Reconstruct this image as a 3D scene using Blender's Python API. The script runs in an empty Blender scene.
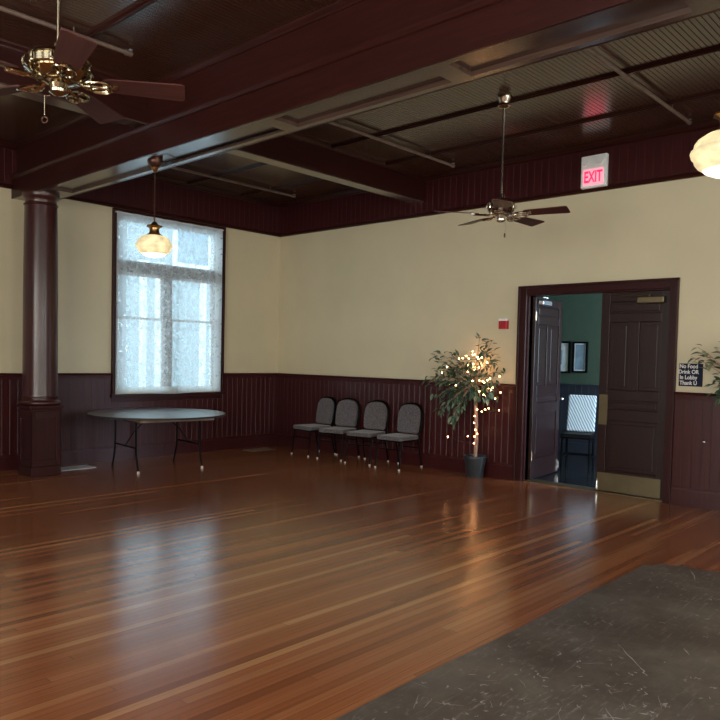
import bpy, bmesh, math, random
from mathutils import Vector, Matrix
random.seed(7)
C = bpy.context.scene.collection
PI = math.pi
V = Vector

# ------------------------------------------------------------------ materials
class NT:
    def __init__(s, name):
        s.m = bpy.data.materials.new(name); s.m.use_nodes = True
        s.t = s.m.node_tree; s.n = s.t.nodes; s.n.clear()
        s.out = s.n.new('ShaderNodeOutputMaterial')
    def N(s, kind, **kw):
        n = s.n.new('ShaderNode' + kind)
        for k, v in kw.items():
            if k.startswith('i_'):
                n.inputs[k[2:].replace('_', ' ')].default_value = v
            else: setattr(n, k, v)
        return n
    def L(s, a, b): s.t.links.new(a, b)
    def math(s, op, a, b=None, c=None):
        n = s.N('Math', operation=op)
        for i, v in enumerate((a, b, c)):
            if v is None: continue
            if isinstance(v, (int, float)): n.inputs[i].default_value = v
            else: s.L(v, n.inputs[i])
        return n.outputs[0]
    def mix(s, f, a, b):
        n = s.N('Mix', data_type='RGBA')
        for i, v in ((0, f), (6, a), (7, b)):
            if isinstance(v, (int, float)): n.inputs[i].default_value = v
            elif isinstance(v, (tuple, list)): n.inputs[i].default_value = (*v[:3], 1)
            else: s.L(v, n.inputs[i])
        return n.outputs[2]
    def ramp(s, f, stops):
        n = s.N('ValToRGB'); e = n.color_ramp.elements
        while len(e) < len(stops): e.new(.5)
        for i, (p, c) in enumerate(stops): e[i].position = p; e[i].color = (*c, 1)
        s.L(f, n.inputs[0]); return n.outputs[0]
    def coord(s, scale=(1, 1, 1), kind='Object'):
        t = s.N('TexCoord'); m = s.N('Mapping'); m.inputs['Scale'].default_value = scale
        s.L(t.outputs[kind], m.inputs[0]); return m.outputs[0]
    def noise(s, vec, scale, detail=3, rough=.55):
        n = s.N('TexNoise'); n.inputs['Scale'].default_value = scale; n.inputs['Detail'].default_value = detail
        n.inputs['Roughness'].default_value = rough; s.L(vec, n.inputs['Vector']); return n.outputs['Fac']
    def bsdf(s, col, rough=.5, metal=0, spec=.5, coat=0, bump=None, bstr=.2, bdist=.002, emis=None, estr=0, sheen=0):
        b = s.N('BsdfPrincipled')
        def put(k, v):
            if isinstance(v, (int, float)): b.inputs[k].default_value = v
            elif isinstance(v, tuple): b.inputs[k].default_value = (*v, 1)
            else: s.L(v, b.inputs[k])
        put('Base Color', col); put('Roughness', rough); put('Metallic', metal); put('Specular IOR Level', spec)
        if coat: put('Coat Weight', coat); b.inputs['Coat Roughness'].default_value = .2
        if sheen: put('Sheen Weight', sheen)
        if emis is not None: put('Emission Color', emis); put('Emission Strength', estr)
        if bump is not None:
            n = s.N('Bump'); n.inputs['Strength'].default_value = bstr; n.inputs['Distance'].default_value = bdist
            s.L(bump, n.inputs['Height']); s.L(n.outputs[0], b.inputs['Normal'])
        s.L(b.outputs[0], s.out.inputs[0]); return b

def simple(name, col, rough=.5, metal=0, var=.12, scale=8, **kw):
    t = NT(name); f = t.noise(t.coord(), scale)
    dark = tuple(c * (1 - var) for c in col); lite = tuple(min(1, c * (1 + var)) for c in col)
    t.bsdf(t.ramp(f, [(.3, dark), (.7, lite)]), rough, metal, **kw); return t.m

def wood(name, col, rough=.3, axis=2, coat=0, var=.3, spec=.22, bump=.03):
    t = NT(name); sc = [14, 14, 14]; sc[axis] = .9
    f = t.noise(t.coord(tuple(sc)), 2.2, 4, .6); g = t.noise(t.coord(), .8, 2)
    dark = tuple(c * (1 - var) for c in col); lite = tuple(c * (1 + var) for c in col)
    c1 = t.ramp(f, [(.3, dark), (.72, lite)])
    c2 = t.mix(t.math('MULTIPLY', g, .35), c1, tuple(c * .6 for c in col))
    r = t.math('ADD', t.math('MULTIPLY', g, .06), max(rough, .29) if rough > .23 else rough - .03)
    t.bsdf(c2, r, coat=coat, bump=f if bump else None, bstr=bump, bdist=.001, spec=spec); return t.m

MAHOG = (.034, .0082, .0066)
M = {}
M['paint'] = simple('cream_wall_paint', (.63, .555, .375), .55, var=.04, scale=1.3)
M['plaster'] = simple('white_plaster', (.6, .58, .54), .7, var=.04)
M['ceil'] = wood('ceiling_boards', (.066, .0265, .0158), .225, 1, .4, spec=.4, bump=0)
M['beam'] = wood('mahogany_beam', MAHOG, .3, 0)
M['beam_cross'] = wood('mahogany_cross_beam', MAHOG, .3, 1)
M['upright'] = wood('mahogany_upright', (.036, .0095, .0095), .28, 2)
M['wain'] = wood('mahogany_wainscot', (.050, .0090, .0098), .28, 2, bump=0, spec=.32)
M['column'] = wood('mahogany_column', (.046, .0105, .010), .27, 2, .3, spec=.4, bump=0)
M['soffit'] = wood('varnished_soffit', (.085, .049, .037), .22, 0, .6, spec=.5, bump=0)
M['door'] = wood('dark_door_wood', (.022, .0080, .0078), .3, 2, spec=.4)
M['floor_hall'] = simple('dark_hall_tile', (.02, .021, .024), .12, var=.3, scale=3)
M['green'] = simple('green_hall_paint', (.055, .088, .060), .6, var=.05)
M['brass'] = simple('polished_brass', (.46, .40, .28), .14, 1, var=.12, scale=20)
M['oldbrass'] = simple('antique_brass', (.36, .21, .08), .3, 1, var=.3, scale=30)
M['satin_brass'] = simple('satin_brass', (.17, .138, .082), .45, 1, var=.08)
M['nickel'] = simple('aged_nickel', (.52, .46, .38), .2, 1, var=.15, scale=20)
M['steel'] = simple('galvanized_steel', (.42, .42, .44), .35, .8, var=.15)
M['pipe'] = simple('painted_pipe', (.17, .12, .095), .45, var=.2)
M['black'] = simple('black_metal', (.0028, .0028, .0035), .5, var=.2, spec=.1)
M['blade'] = wood('fan_blade_wood', (.085, .030, .024), .5, 0, spec=.2)
M['blade_red'] = wood('fan_blade_red_wood', (.075, .015, .012), .4, 0)
M['enamel'] = simple('pale_enamel', (.62, .66, .68), .3, var=.04)
M['chrome'] = simple('chrome', (.75, .77, .8), .18, 1, var=.05)
M['white_plastic'] = simple('white_plastic', (.88, .90, .90), .4, var=.03)
M['red_plastic'] = simple('red_plastic', (.42, .012, .02), .35, var=.1)
M['navy'] = simple('navy_sign_face', (.006, .010, .032), .5, var=.2, spec=.15)
M['white_ink'] = simple('white_lettering', (.85, .85, .85), .5, var=.02)
M['pot'] = simple('dark_grey_pot', (.024, .028, .032), .45, var=.25, scale=12)
M['soil'] = simple('brown_moss', (.05, .035, .02), .95, var=.5, scale=60)
M['bark'] = simple('pale_brown_bark', (.40, .25, .19), .7, var=.3, scale=30)
M['rubber'] = simple('pale_glide', (.6, .55, .48), .4, var=.05)
M['wire'] = simple('dark_green_wire', (.01, .025, .012), .5)
M['rust'] = simple('brown_canopy_metal', (.075, .03, .02), .35, .6, var=.3, scale=20)
M['porch'] = simple('painted_white_timber', (.8, .82, .84), .6, var=.03)
M['siding'] = simple('grey_blue_siding', (.36, .43, .47), .7, var=.06)
M['asphalt'] = simple('grey_pavement', (.32, .33, .34), .85, var=.1, scale=3)
M['grey_paint'] = simple('grey_window_paint', (.30, .31, .33), .6, var=.05)
M['hall_wain'] = simple('slate_hall_wainscot', (.030, .032, .046), .35, var=.15)
M['darkvoid'] = simple('charcoal_edge', (.02, .018, .018), .6)

def floor_mat():
    t = NT('strip_floor_boards')
    tc = t.N('TexCoord'); sp = t.N('SeparateXYZ'); t.L(tc.outputs['Object'], sp.inputs[0])
    W = .057
    xs = t.math('DIVIDE', sp.outputs[0], W); ix = t.math('FLOOR', xs); fx = t.math('FRACT', xs)
    wn = t.N('TexWhiteNoise', noise_dimensions='1D'); t.L(ix, wn.inputs['W'])
    ys = t.math('ADD', t.math('DIVIDE', sp.outputs[1], 5.5), t.math('MULTIPLY', wn.outputs[0], 7.3))
    iy = t.math('FLOOR', ys); fy = t.math('FRACT', ys)
    cb = t.N('CombineXYZ'); t.L(ix, cb.inputs[0]); t.L(iy, cb.inputs[1])
    w2 = t.N('TexWhiteNoise', noise_dimensions='2D'); t.L(cb.outputs[0], w2.inputs['Vector'])
    base = t.ramp(w2.outputs[0], [(0, (.23, .070, .026)), (.25, (.32, .106, .040)), (.75, (.39, .138, .054)), (.93, (.46, .185, .075)), (1, (.60, .31, .14))])
    # each board gets its own streaks of grain
    mp = t.N('Mapping'); mp.inputs['Scale'].default_value = (75, .55, 1); t.L(tc.outputs['Object'], mp.inputs[0])
    off = t.N('VectorMath', operation='ADD'); t.L(mp.outputs[0], off.inputs[0])
    c3 = t.N('CombineXYZ'); t.L(t.math('MULTIPLY', w2.outputs[0], 40), c3.inputs[1]); t.L(c3.outputs[0], off.inputs[1])
    g = t.noise(off.outputs[0], 1.0, 5, .6)
    gc = t.ramp(g, [(.28, (.62, .58, .56)), (.7, (1.25, 1.2, 1.18))])
    mul = t.N('Mix', data_type='RGBA', blend_type='MULTIPLY'); mul.inputs[0].default_value = .8
    t.L(base, mul.inputs[6]); t.L(gc, mul.inputs[7])
    big = t.noise(t.coord(), .35, 2)
    col = t.mix(t.ramp(big, [(.4, (0, 0, 0)), (.65, (.35, .35, .35))]), mul.outputs[2], (.24, .072, .025))
    gap = t.math('LESS_THAN', fx, .035); gap2 = t.math('LESS_THAN', fy, .0005)
    gp = t.math('MAXIMUM', gap, gap2)
    col = t.mix(t.math('MULTIPLY', gp, .75), col, (.03, .011, .006))
    rough = t.math('ADD', t.math('MULTIPLY', t.noise(t.coord((6, 1, 1)), 2, 3), .06), .175)
    h = t.math('SUBTRACT', 1.0, gap)
    t.bsdf(col, rough, spec=.5, coat=.45)
    return t.m
M['floor'] = floor_mat()

def worn_mat():
    t = NT('worn_scratched_floor')
    co = t.coord()
    a = t.noise(co, 1.6, 5, .6); b = t.noise(co, 9, 6, .7)
    base = t.ramp(a, [(.3, (.078, .056, .047)), (.5, (.13, .106, .090)), (.7, (.21, .182, .150))])
    base = t.mix(t.math('MULTIPLY', b, .5), base, (.045, .033, .028))
    # scuffs: thin broken streaks in two directions and chipped flecks
    def streak(rot, sx, sy, scale, lo, hi):
        mp = t.N('Mapping'); mp.inputs['Rotation'].default_value = (0, 0, rot); mp.inputs['Scale'].default_value = (sx, sy, 1)
        tc = t.N('TexCoord'); t.L(tc.outputs['Object'], mp.inputs[0])
        return t.ramp(t.noise(mp.outputs[0], scale, 6, .72), [(lo, (0, 0, 0)), (hi, (1, 1, 1))])
    s1 = streak(.5, 34, 3.2, 1.3, .57, .66); s2 = streak(-.9, 30, 4, 1.2, .58, .67); s3 = streak(1.7, 12, 9, 1.6, .58, .66)
    where = t.ramp(t.noise(co, .9, 3), [(.36, (0, 0, 0)), (.62, (1, 1, 1))])
    m = t.math('MULTIPLY', t.math('MAXIMUM', t.math('MAXIMUM', s1, s2), s3), where)
    col = t.mix(t.math('MULTIPLY', m, .72), base, (.36, .33, .31))
    pale = t.ramp(t.noise(co, .75, 4, .6), [(.60, (0, 0, 0)), (.75, (.4, .4, .4))])
    col = t.mix(pale, col, (.15, .145, .15))
    t.bsdf(col, t.math('ADD', t.math('MULTIPLY', b, .25), .30), spec=.4, bump=b, bstr=.15, bdist=.001)
    return t.m
M['worn'] = worn_mat()

def lace_mat():
    t = NT('white_lace')
    co = t.coord()
    vo = t.N('TexVoronoi', feature='DISTANCE_TO_EDGE'); vo.inputs['Scale'].default_value = 26; t.L(co, vo.inputs['Vector'])
    flower = t.ramp(t.noise(co, 11, 4, .65), [(.47, (0, 0, 0)), (.56, (1, 1, 1))])
    mesh = t.ramp(vo.outputs['Distance'], [(.04, (1, 1, 1)), (.12, (0, 0, 0))])
    sp = t.N('SeparateXYZ'); tc = t.N('TexCoord'); t.L(tc.outputs['Object'], sp.inputs[0])
    # hems: denser cloth along top, bottom and both sides (object z 0..2.58, y 0..1.84)
    z = sp.outputs[2]; y = sp.outputs[1]
    hem = t.math('MAXIMUM', t.math('LESS_THAN', z, .10), t.math('GREATER_THAN', z, 2.47))
    side = t.math('MAXIMUM', t.math('LESS_THAN', y, .16), t.math('GREATER_THAN', y, 1.70))
    wav = t.math('GREATER_THAN', t.math('ADD', t.noise(co, 17, 2), t.math('MULTIPLY', side, .22)), .60)
    dens = t.math('MAXIMUM', t.math('MULTIPLY', t.math('MAXIMUM', flower, mesh), .40), t.math('MULTIPLY', wav, .62))
    dens = t.math('MAXIMUM', dens, t.math('MULTIPLY', hem, .70))
    dens = t.math('ADD', dens, .20)
    d = t.N('BsdfDiffuse'); d.inputs[0].default_value = (.82, .85, .86, 1)
    tr = t.N('BsdfTranslucent'); tr.inputs[0].default_value = (.82, .87, .9, 1)
    mx = t.N('MixShader'); mx.inputs[0].default_value = .72; t.L(d.outputs[0], mx.inputs[1]); t.L(tr.outputs[0], mx.inputs[2])
    tp = t.N('BsdfTransparent'); m2 = t.N('MixShader'); t.L(dens, m2.inputs[0])
    t.L(tp.outputs[0], m2.inputs[1]); t.L(mx.outputs[0], m2.inputs[2]); t.L(m2.outputs[0], t.out.inputs[0])
    return t.m
M['lace'] = lace_mat()

def glass_mat():
    t = NT('window_glass')
    tp = t.N('BsdfTransparent'); tp.inputs[0].default_value = (.94, .97, .97, 1)
    g = t.N('BsdfGlossy'); g.inputs['Roughness'].default_value = .03
    f = t.N('Fresnel'); f.inputs[0].default_value = 1.45
    m = t.N('MixShader'); t.L(f.outputs[0], m.inputs[0]); t.L(tp.outputs[0], m.inputs[1]); t.L(g.outputs[0], m.inputs[2])
    t.L(m.outputs[0], t.out.inputs[0]); return t.m
M['glass'] = glass_mat()

def glow_mat(name, col, strength, base=(.9, .85, .7), pattern=False):
    t = NT(name)
    e = col
    if pattern:
        n = t.noise(t.coord(), 9, 3)
        e = t.ramp(n, [(.35, tuple(c * .5 for c in col)), (.6, col)])
    t.bsdf(base, .35, emis=e, estr=strength); return t.m
M['globe'] = glow_mat('lit_cream_glass', (1, .80, .42), .76, base=(.5, .44, .3), pattern=True)
M['globe_hot'] = glow_mat('lit_white_glass_bottom', (1, .93, .74), 1.3)
M['bulb'] = glow_mat('lit_fairy_bulb', (1, .46, .17), 34)
M['exit_face'] = glow_mat('lit_sign_face', (1, .25, .34), .62, base=(.8, .6, .65))
M['exit_red'] = glow_mat('lit_red_letters', (1, .006, .05), 2.0, base=(.7, .02, .08))

def fabric_mat():
    t = NT('grey_patterned_fabric')
    co = t.coord(); n = t.noise(co, 60, 3, .7); w = t.noise(co, 16, 3)
    c = t.ramp(n, [(.32, (.055, .046, .052)), (.5, (.115, .100, .106)), (.68, (.20, .18, .185))])
    c = t.mix(t.math('MULTIPLY', w, .4), c, (.07, .062, .068))
    t.bsdf(c, .9, bump=n, bstr=.3, sheen=.2); return t.m
M['fabric'] = fabric_mat()

def leaf_mat():
    t = NT('ficus_leaf')
    oi = t.N('NewGeometry'); f = oi.outputs['Random Per Island']
    c = t.ramp(f, [(0, (.025, .06, .036)), (.5, (.055, .11, .062)), (.85, (.12, .18, .12)), (1, (.24, .25, .14))])
    t.bsdf(c, .42); return t.m
M['leaf'] = leaf_mat()

def slat_chair_mat():
    t = NT('pale_striped_cushion')
    co = t.coord(); mp = t.N('Mapping'); mp.inputs['Rotation'].default_value = (0, .5, 0); t.L(co, mp.inputs[0])
    w = t.N('TexWave', wave_type='BANDS', bands_direction='X'); w.inputs['Scale'].default_value = 9; w.inputs['Distortion'].default_value = 2.5
    t.L(mp.outputs[0], w.inputs['Vector'])
    t.bsdf(t.ramp(w.outputs['Color'], [(.35, (.25, .32, .38)), (.6, (.72, .8, .85))]), .7); return t.m
M['stripe'] = slat_chair_mat()

def table_mat():
    t = NT('worn_laminate_top')
    n = t.noise(t.coord(), 5, 4)
    t.bsdf(t.ramp(n, [(.3, (.14, .135, .14)), (.7, (.20, .19, .195))]), .42, spec=1, coat=1).inputs['Coat Roughness'].default_value = .34; return t.m
M['table'] = table_mat()
M['apron'] = simple('pale_plywood_rail', (.22, .14, .10), .6, var=.2)
M['print'] = simple('pale_blue_print', (.25, .34, .42), .15, var=.25, scale=6)
M['mat_board'] = simple('white_mat_board', (.75, .78, .8), .5)

# ------------------------------------------------------------------ mesh helpers
def box(bm, x0, x1, y0, y1, z0, z1, mat=None):
    vs = [bm.verts.new((x, y, z)) for x in (x0, x1) for y in (y0, y1) for z in (z0, z1)]
    for f in ((0, 1, 3, 2), (4, 6, 7, 5), (0, 4, 5, 1), (2, 3, 7, 6), (0, 2, 6, 4), (1, 5, 7, 3)):
        bm.faces.new([vs[i] for i in f])
    if mat is not None: bmesh.ops.transform(bm, matrix=mat, verts=vs)
    return vs
def tube(bm, pts, r, seg=8, closed=False, caps=True):
    pts = [V(p) for p in pts]; n = len(pts); rings = []
    rs = r if isinstance(r, (list, tuple)) else [r] * n
    up = None
    for i, p in enumerate(pts):
        a = pts[(i - 1) % n] if (closed or i > 0) else p
        b = pts[(i + 1) % n] if (closed or i < n - 1) else p
        d = (b - a).normalized()
        if up is None:
            up = V((0, 0, 1)) if abs(d.z) < .9 else V((1, 0, 0))
        u = d.cross(up).normalized() if d.cross(up).length > 1e-4 else d.orthogonal().normalized()
        w = u.cross(d).normalized(); up = w
        rings.append([bm.verts.new(p + (u * math.cos(2 * PI * k / seg) + w * math.sin(2 * PI * k / seg)) * rs[i]) for k in range(seg)])
    m = n if closed else n - 1
    for i in range(m):
        A, B = rings[i], rings[(i + 1) % n]
        for k in range(seg):
            bm.faces.new((A[k], A[(k + 1) % seg], B[(k + 1) % seg], B[k]))
    if caps and not closed:
        bm.faces.new(rings[0][::-1]); bm.faces.new(rings[-1])
def lathe(bm, prof, seg=32, c=(0, 0, 0), lobes=0, amp=0):
    rings = []
    for r, z in prof:
        rings.append([bm.verts.new((c[0] + r * (1 + amp * math.cos(lobes * 2 * PI * k / seg)) * math.cos(2 * PI * k / seg),
                                    c[1] + r * (1 + amp * math.cos(lobes * 2 * PI * k / seg)) * math.sin(2 * PI * k / seg), c[2] + z)) for k in range(seg)])
    for A, B in zip(rings, rings[1:]):
        for k in range(seg): bm.faces.new((A[k], A[(k + 1) % seg], B[(k + 1) % seg], B[k]))
    bm.faces.new(rings[0][::-1]); bm.faces.new(rings[-1])
def ball(bm, c, r, seg=8):
    bmesh.ops.create_uvsphere(bm, u_segments=seg, v_segments=max(4, seg - 2), radius=r, matrix=Matrix.Translation(c))
def sweep(bm, prof, axis, a, b, flip=False):
    """closed profile [(u,v)...]; axis 'x': u->y v->z along x; axis 'y': u->x v->z along y; axis 'z': u->x, v->y along z"""
    def P(t, u, v):
        return {'x': (t, u, v), 'y': (u, t, v), 'z': (u, v, t)}[axis]
    A = [bm.verts.new(P(a, u, v)) for u, v in prof]; B = [bm.verts.new(P(b, u, v)) for u, v in prof]
    n = len(prof)
    for i in range(n): bm.faces.new((A[i], A[(i + 1) % n], B[(i + 1) % n], B[i]))
    bm.faces.new(A[::-1]); bm.faces.new(B)
def plate(bm, outline, z0, z1, mat=None):
    A = [bm.verts.new((x, y, z0)) for x, y in outline]; B = [bm.verts.new((x, y, z1)) for x, y in outline]
    n = len(outline)
    for i in range(n): bm.faces.new((A[i], A[(i + 1) % n], B[(i + 1) % n], B[i]))
    bm.faces.new(A[::-1]); bm.faces.new(B)
    if mat is not None: bmesh.ops.transform(bm, matrix=mat, verts=A + B)

def obj(name, bm, mat, parent=None, smooth=False, bevel=0, loc=None, sharp=40):
    bmesh.ops.recalc_face_normals(bm, faces=bm.faces)
    me = bpy.data.meshes.new(name); bm.to_mesh(me); bm.free()
    me.materials.append(mat)
    o = bpy.data.objects.new(name, me); C.objects.link(o)
    if parent is not None: o.parent = parent
    if loc: o.location = loc
    if smooth:
        for p in me.polygons: p.use_smooth = True
        me.set_sharp_from_angle(angle=math.radians(sharp))
    if bevel:
        b = o.modifiers.new('bevel', 'BEVEL'); b.width = bevel; b.segments = 2; b.limit_method = 'ANGLE'
    return o
def new(): return bmesh.new()
def tag(o, label, cat, group=None, kind=None):
    o['label'] = label; o['category'] = cat
    if group: o['group'] = group
    if kind: o['kind'] = kind
    return o
def thing(name, label, cat, loc=(0, 0, 0), rz=0, group=None, kind=None):
    o = bpy.data.objects.new(name, None); C.objects.link(o); o.empty_display_size = .1
    o.location = loc; o.rotation_euler = (0, 0, rz); return tag(o, label, cat, group, kind)
def struct(name, bm, mat, label, cat, **kw):
    return tag(obj(name, bm, mat, **kw), label, cat, kind='structure')
def copy_tree(o, parent=None):
    c = o.copy(); C.objects.link(c)
    if parent is not None: c.parent = parent
    for ch in list(o.children): copy_tree(ch, c)
    return c
def text_obj(name, body, size, mat, parent, loc, rot, depth=.002, sx=1, spacing=1, align='CENTER', bold=0):
    cu = bpy.data.curves.new('tmp', 'FONT'); cu.body = body; cu.size = size; cu.extrude = depth; cu.offset = bold
    cu.align_x = align; cu.align_y = 'CENTER'; cu.space_line = spacing
    t = bpy.data.objects.new('tmp', cu); C.objects.link(t)
    dg = bpy.context.evaluated_depsgraph_get()
    me = bpy.data.meshes.new_from_object(t.evaluated_get(dg))
    bpy.data.objects.remove(t); bpy.data.curves.remove(cu)
    me.name = name; me.materials.clear(); me.materials.append(mat)
    o = bpy.data.objects.new(name, me); C.objects.link(o); o.parent = parent
    o.location = loc; o.rotation_euler = rot; o.scale = (sx, 1, 1); return o

# ------------------------------------------------------------------ the room
XR, YS, ZC = 13.6, -12.4, 4.15         # east wall, south wall, ceiling height
ZF, ZW = 3.60, 1.25                    # frieze bottom, wainscot height
DX0, DX1, DH = 4.845, 6.64, 2.40      # double door opening in the north wall
T = .22
# wall openings on the west wall: (y0, y1)
WINS = [(-3.06, -1.25), (-7.4, -5.59)]
WZ0, WZ1 = 1.0, 3.50

bm = new(); box(bm, 0, XR, YS, 0, -.06, 0); box(bm, DX0 + .0, DX1, 0, .12, -.06, 0)
struct('floor', bm, M['floor'], 'glossy orange brown strip wood floor of the hall', 'floor')
# dark worn area with a chipped corner, a thin layer over the boards
edge = [(7.985, -2.50), (7.80, -2.545), (7.72, -2.50), (7.66, -2.60), (7.60, -2.56), (7.545, -2.69), (7.50, -2.74), (7.51, -3.2), (7.50, -3.9), (7.512, -4.6), (7.505, -5.4), (7.515, -6.2), (7.50, -7.2), (7.51, -9), (XR - .03, -9), (XR - .03, -2.49), (10.5, -2.5), (9.2, -2.485), (8.4, -2.505)]
bm = new(); plate(bm, edge, 0, .003)
fw = struct('floor_worn', bm, M['worn'], 'dark grey scratched and scuffed floor section meeting the orange boards', 'floor')
rs = random.Random(21); bm = new()
def scratch(bm, x, y, a, L, w):
    c, s_ = math.cos(a), math.sin(a); n = 5; A, B = [], []
    for k in range(n + 1):
        u = (k / n - .5) * L; j = rs.gauss(0, w * .5); hw = w * .5 * (1 - abs(k / n - .5) * 1.7) * rs.uniform(.5, 1.2) + .0004
        for lst, sg in ((A, 1), (B, -1)): lst.append(bm.verts.new((x + u * c - (j + sg * hw) * s_, y + u * s_ + (j + sg * hw) * c, .0036)))
    for k in range(n): bm.faces.new((A[k], B[k], B[k + 1], A[k + 1]))
for q in ((8.14, -4.54, 2.35, .34, .006), (8.33, -4.25, 2.2, .10, .006), (8.36, -5.26, .75, .16, .008), (8.36, -5.26, 2.35, .20, .006), (8.27, -4.68, 2.4, .09, .012), (7.86, -2.72, 2.0, .28, .010), (7.95, -2.85, .5, .2, .006)): scratch(bm, *q)
for k in range(420):
    if k % 3: cx_, cy_ = rs.choice(((8.3, -4.9), (8.8, -4.6), (7.72, -2.8), (8.7, -3.5), (7.7, -5.2), (8.5, -5.6), (7.9, -5.9), (8.6, -5.2))); x, y = rs.gauss(cx_, .22), rs.gauss(cy_, .25)
    else: x, y = rs.uniform(7.6, 9.6), rs.uniform(-6.6, -2.6)
    if x < 7.56 or y > -2.62: continue
    big = rs.random()
    scratch(bm, x, y, rs.choice((.5, 2.3, 2.4, .8, 1.6)) + rs.gauss(0, .3), rs.uniform(.012, .045) if big < .85 else rs.uniform(.06, .16), rs.uniform(.004, .014) if big < .85 else rs.uniform(.0015, .004))
o = obj('scratch_marks', bm, simple('pale_scratch', (.42, .39, .37), .7, var=.25, scale=30), fw); o['label'] = 'pale scratches and chipped flecks'

def beadboard(bm, axis, a, b, z0, z1, d, pitch=.095, face=1, off=0):
    """vertical boards with v-grooves along axis from a to b; sticks out d from the wall plane at 0"""
    n = max(1, round((b - a) / pitch)); w = (b - a) / n; prof = []
    for i in range(n):
        x = a + i * w
        prof += [(x, d - .003), (x + .006, d), (x + w - .006, d)]
    prof.append((b, d - .003))
    for (u0, v0), (u1, v1) in zip(prof, prof[1:]):
        P = lambda u, v, z: (u, off - face * v, z) if axis == 'x' else (off + face * v, u, z)
        f = [bm.verts.new(P(u0, v0, z0)), bm.verts.new(P(u1, v1, z0)), bm.verts.new(P(u1, v1, z1)), bm.verts.new(P(u0, v0, z1))]
        bm.faces.new(f)

# north wall with door opening
bm = new()
box(bm, -T, DX0, 0, T, 0, ZC); box(bm, DX1, XR, 0, T, 0, ZC); box(bm, DX0, DX1, 0, T, DH, ZC)
struct('wall_north', bm, M['paint'], 'cream painted wall with the double doorway', 'wall')
# west wall with two windows
bm = new()
ys = [YS, WINS[1][0], WINS[1][1], WINS[0][0], WINS[0][1], 0]
box(bm, -T, 0, ys[0], ys[1], 0, ZC); box(bm, -T, 0, ys[2], ys[3], 0, ZC); box(bm, -T, 0, ys[4], ys[5], 0, ZC)
for a, b in WINS: box(bm, -T, 0, a, b, 0, WZ0); box(bm, -T, 0, a, b, WZ1, ZC)
struct('wall_west', bm, M['paint'], 'cream painted wall with the lace covered window', 'wall')
# south and east walls with unseen windows, added to give the hall its fill light
SWIN = [(4.6, 6.6), (7.4, 9.4), (10.2, 12.2)]; EWIN = [(-11.2, -9.2), (-7.4, -5.4), (-3.6, -1.6)]
bm = new(); x = 0
for a, b in SWIN:
    box(bm, x, a, YS - T, YS, 0, ZC); box(bm, a, b, YS - T, YS, 0, WZ0); box(bm, a, b, YS - T, YS, WZ1, ZC); x = b
box(bm, x, XR, YS - T, YS, 0, ZC)
struct('wall_south', bm, M['paint'], 'cream wall behind the camera with three added windows', 'wall')
bm = new(); y = YS
for a, b in EWIN:
    box(bm, XR, XR + T, y, a, 0, ZC); box(bm, XR, XR + T, a, b, 0, WZ0); box(bm, XR, XR + T, a, b, WZ1, ZC); y = b
box(bm, XR, XR + T, y, 0, 0, ZC)
struct('wall_east', bm, M['paint'], 'cream end wall beyond the photograph with three added windows', 'wall')

# ceiling: beadboard running north-south, grooves as geometry
bm = new(); n = 300; w = XR / n
for i in range(n):
    x = i * w
    pr = [(x, ZC + .006), (x + .004, ZC), (x + w - .004, ZC), (x + w, ZC + .006)]
    for (a, za), (b, zb) in zip(pr, pr[1:]):
        bm.faces.new([bm.verts.new(q) for q in ((a, YS, za), (b, YS, zb), (b, 0, zb), (a, 0, za))])
box(bm, -T, XR + T, YS - T, T, ZC + .02, ZC + .12)
struct('ceiling', bm, M['ceil'], 'dark brown beadboard ceiling between the mahogany beams', 'ceiling')

# main beam, panelled soffit, mouldings
BY0, BY1, BZ = -4.50, -4.08, 3.47
trim_n = [0]
def tname():
    trim_n[0] += 1; return 'trim_%d' % trim_n[0]
def main_beam(y0, y1, label):
    t = thing(tname(), label, 'beam', (0, 0, 0), kind='structure')
    bm = new(); box(bm, 0.001, XR, y0 + .055, y1 - .055, BZ + .04, ZC); box(bm, 0.001, XR, y0, y0 + .02, BZ, 3.72); box(bm, 0.001, XR, y1 - .02, y1, BZ, 3.72)
    obj('beam_face', bm, M['beam'], t)
    # rails and stiles of the soffit with recessed panels between
    bm = new(); box(bm, 0.001, XR, y0 + .02, y0 + .075, BZ + .001, BZ + .04); box(bm, 0.001, XR, y1 - .075, y1 - .02, BZ + .001, BZ + .04)
    for xa, xb in ((0.001, .95), (4.86, 5.02), (6.60, 6.76), (8.2, 8.7), (10.3, 10.45), (12, 12.15)):
        box(bm, xa, xb, y0 + .075, y1 - .075, BZ + .001, BZ + .04)
    obj('soffit_frame', bm, M['soffit'], t)
    bm = new(); box(bm, .95, XR, y0 + .075, y1 - .075, BZ + .034, BZ + .038)
    obj('soffit_panel', bm, M['soffit'], t)
    # mid moulding and crown moulding, both faces
    for s, yy in ((-1, y0), (1, y1)):
        bm = new()
        sweep(bm, [(yy - s * .01, 3.70), (yy + s * .015, 3.712), (yy + s * .032, 3.735), (yy + s * .034, 3.75), (yy + s * .02, 3.758), (yy - s * .06, 3.765), (yy - s * .06, 3.70)], 'x', .001, XR)
        obj('middle_moulding', bm, M['beam'], t)
        bm = new()
        sweep(bm, [(yy - s * .06, 4.095), (yy - s * .045, 4.10), (yy - s * .04, 4.115), (yy - s * .02, 4.135), (yy - s * .015, ZC), (yy - s * .06, ZC)], 'x', .001, XR)
        obj('crown_moulding', bm, M['beam'], t)
    return t
main_beam(BY0, BY1, 'large dark mahogany main beam with panelled underside resting on the round column')
CX = [3.06, 8.45]
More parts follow.
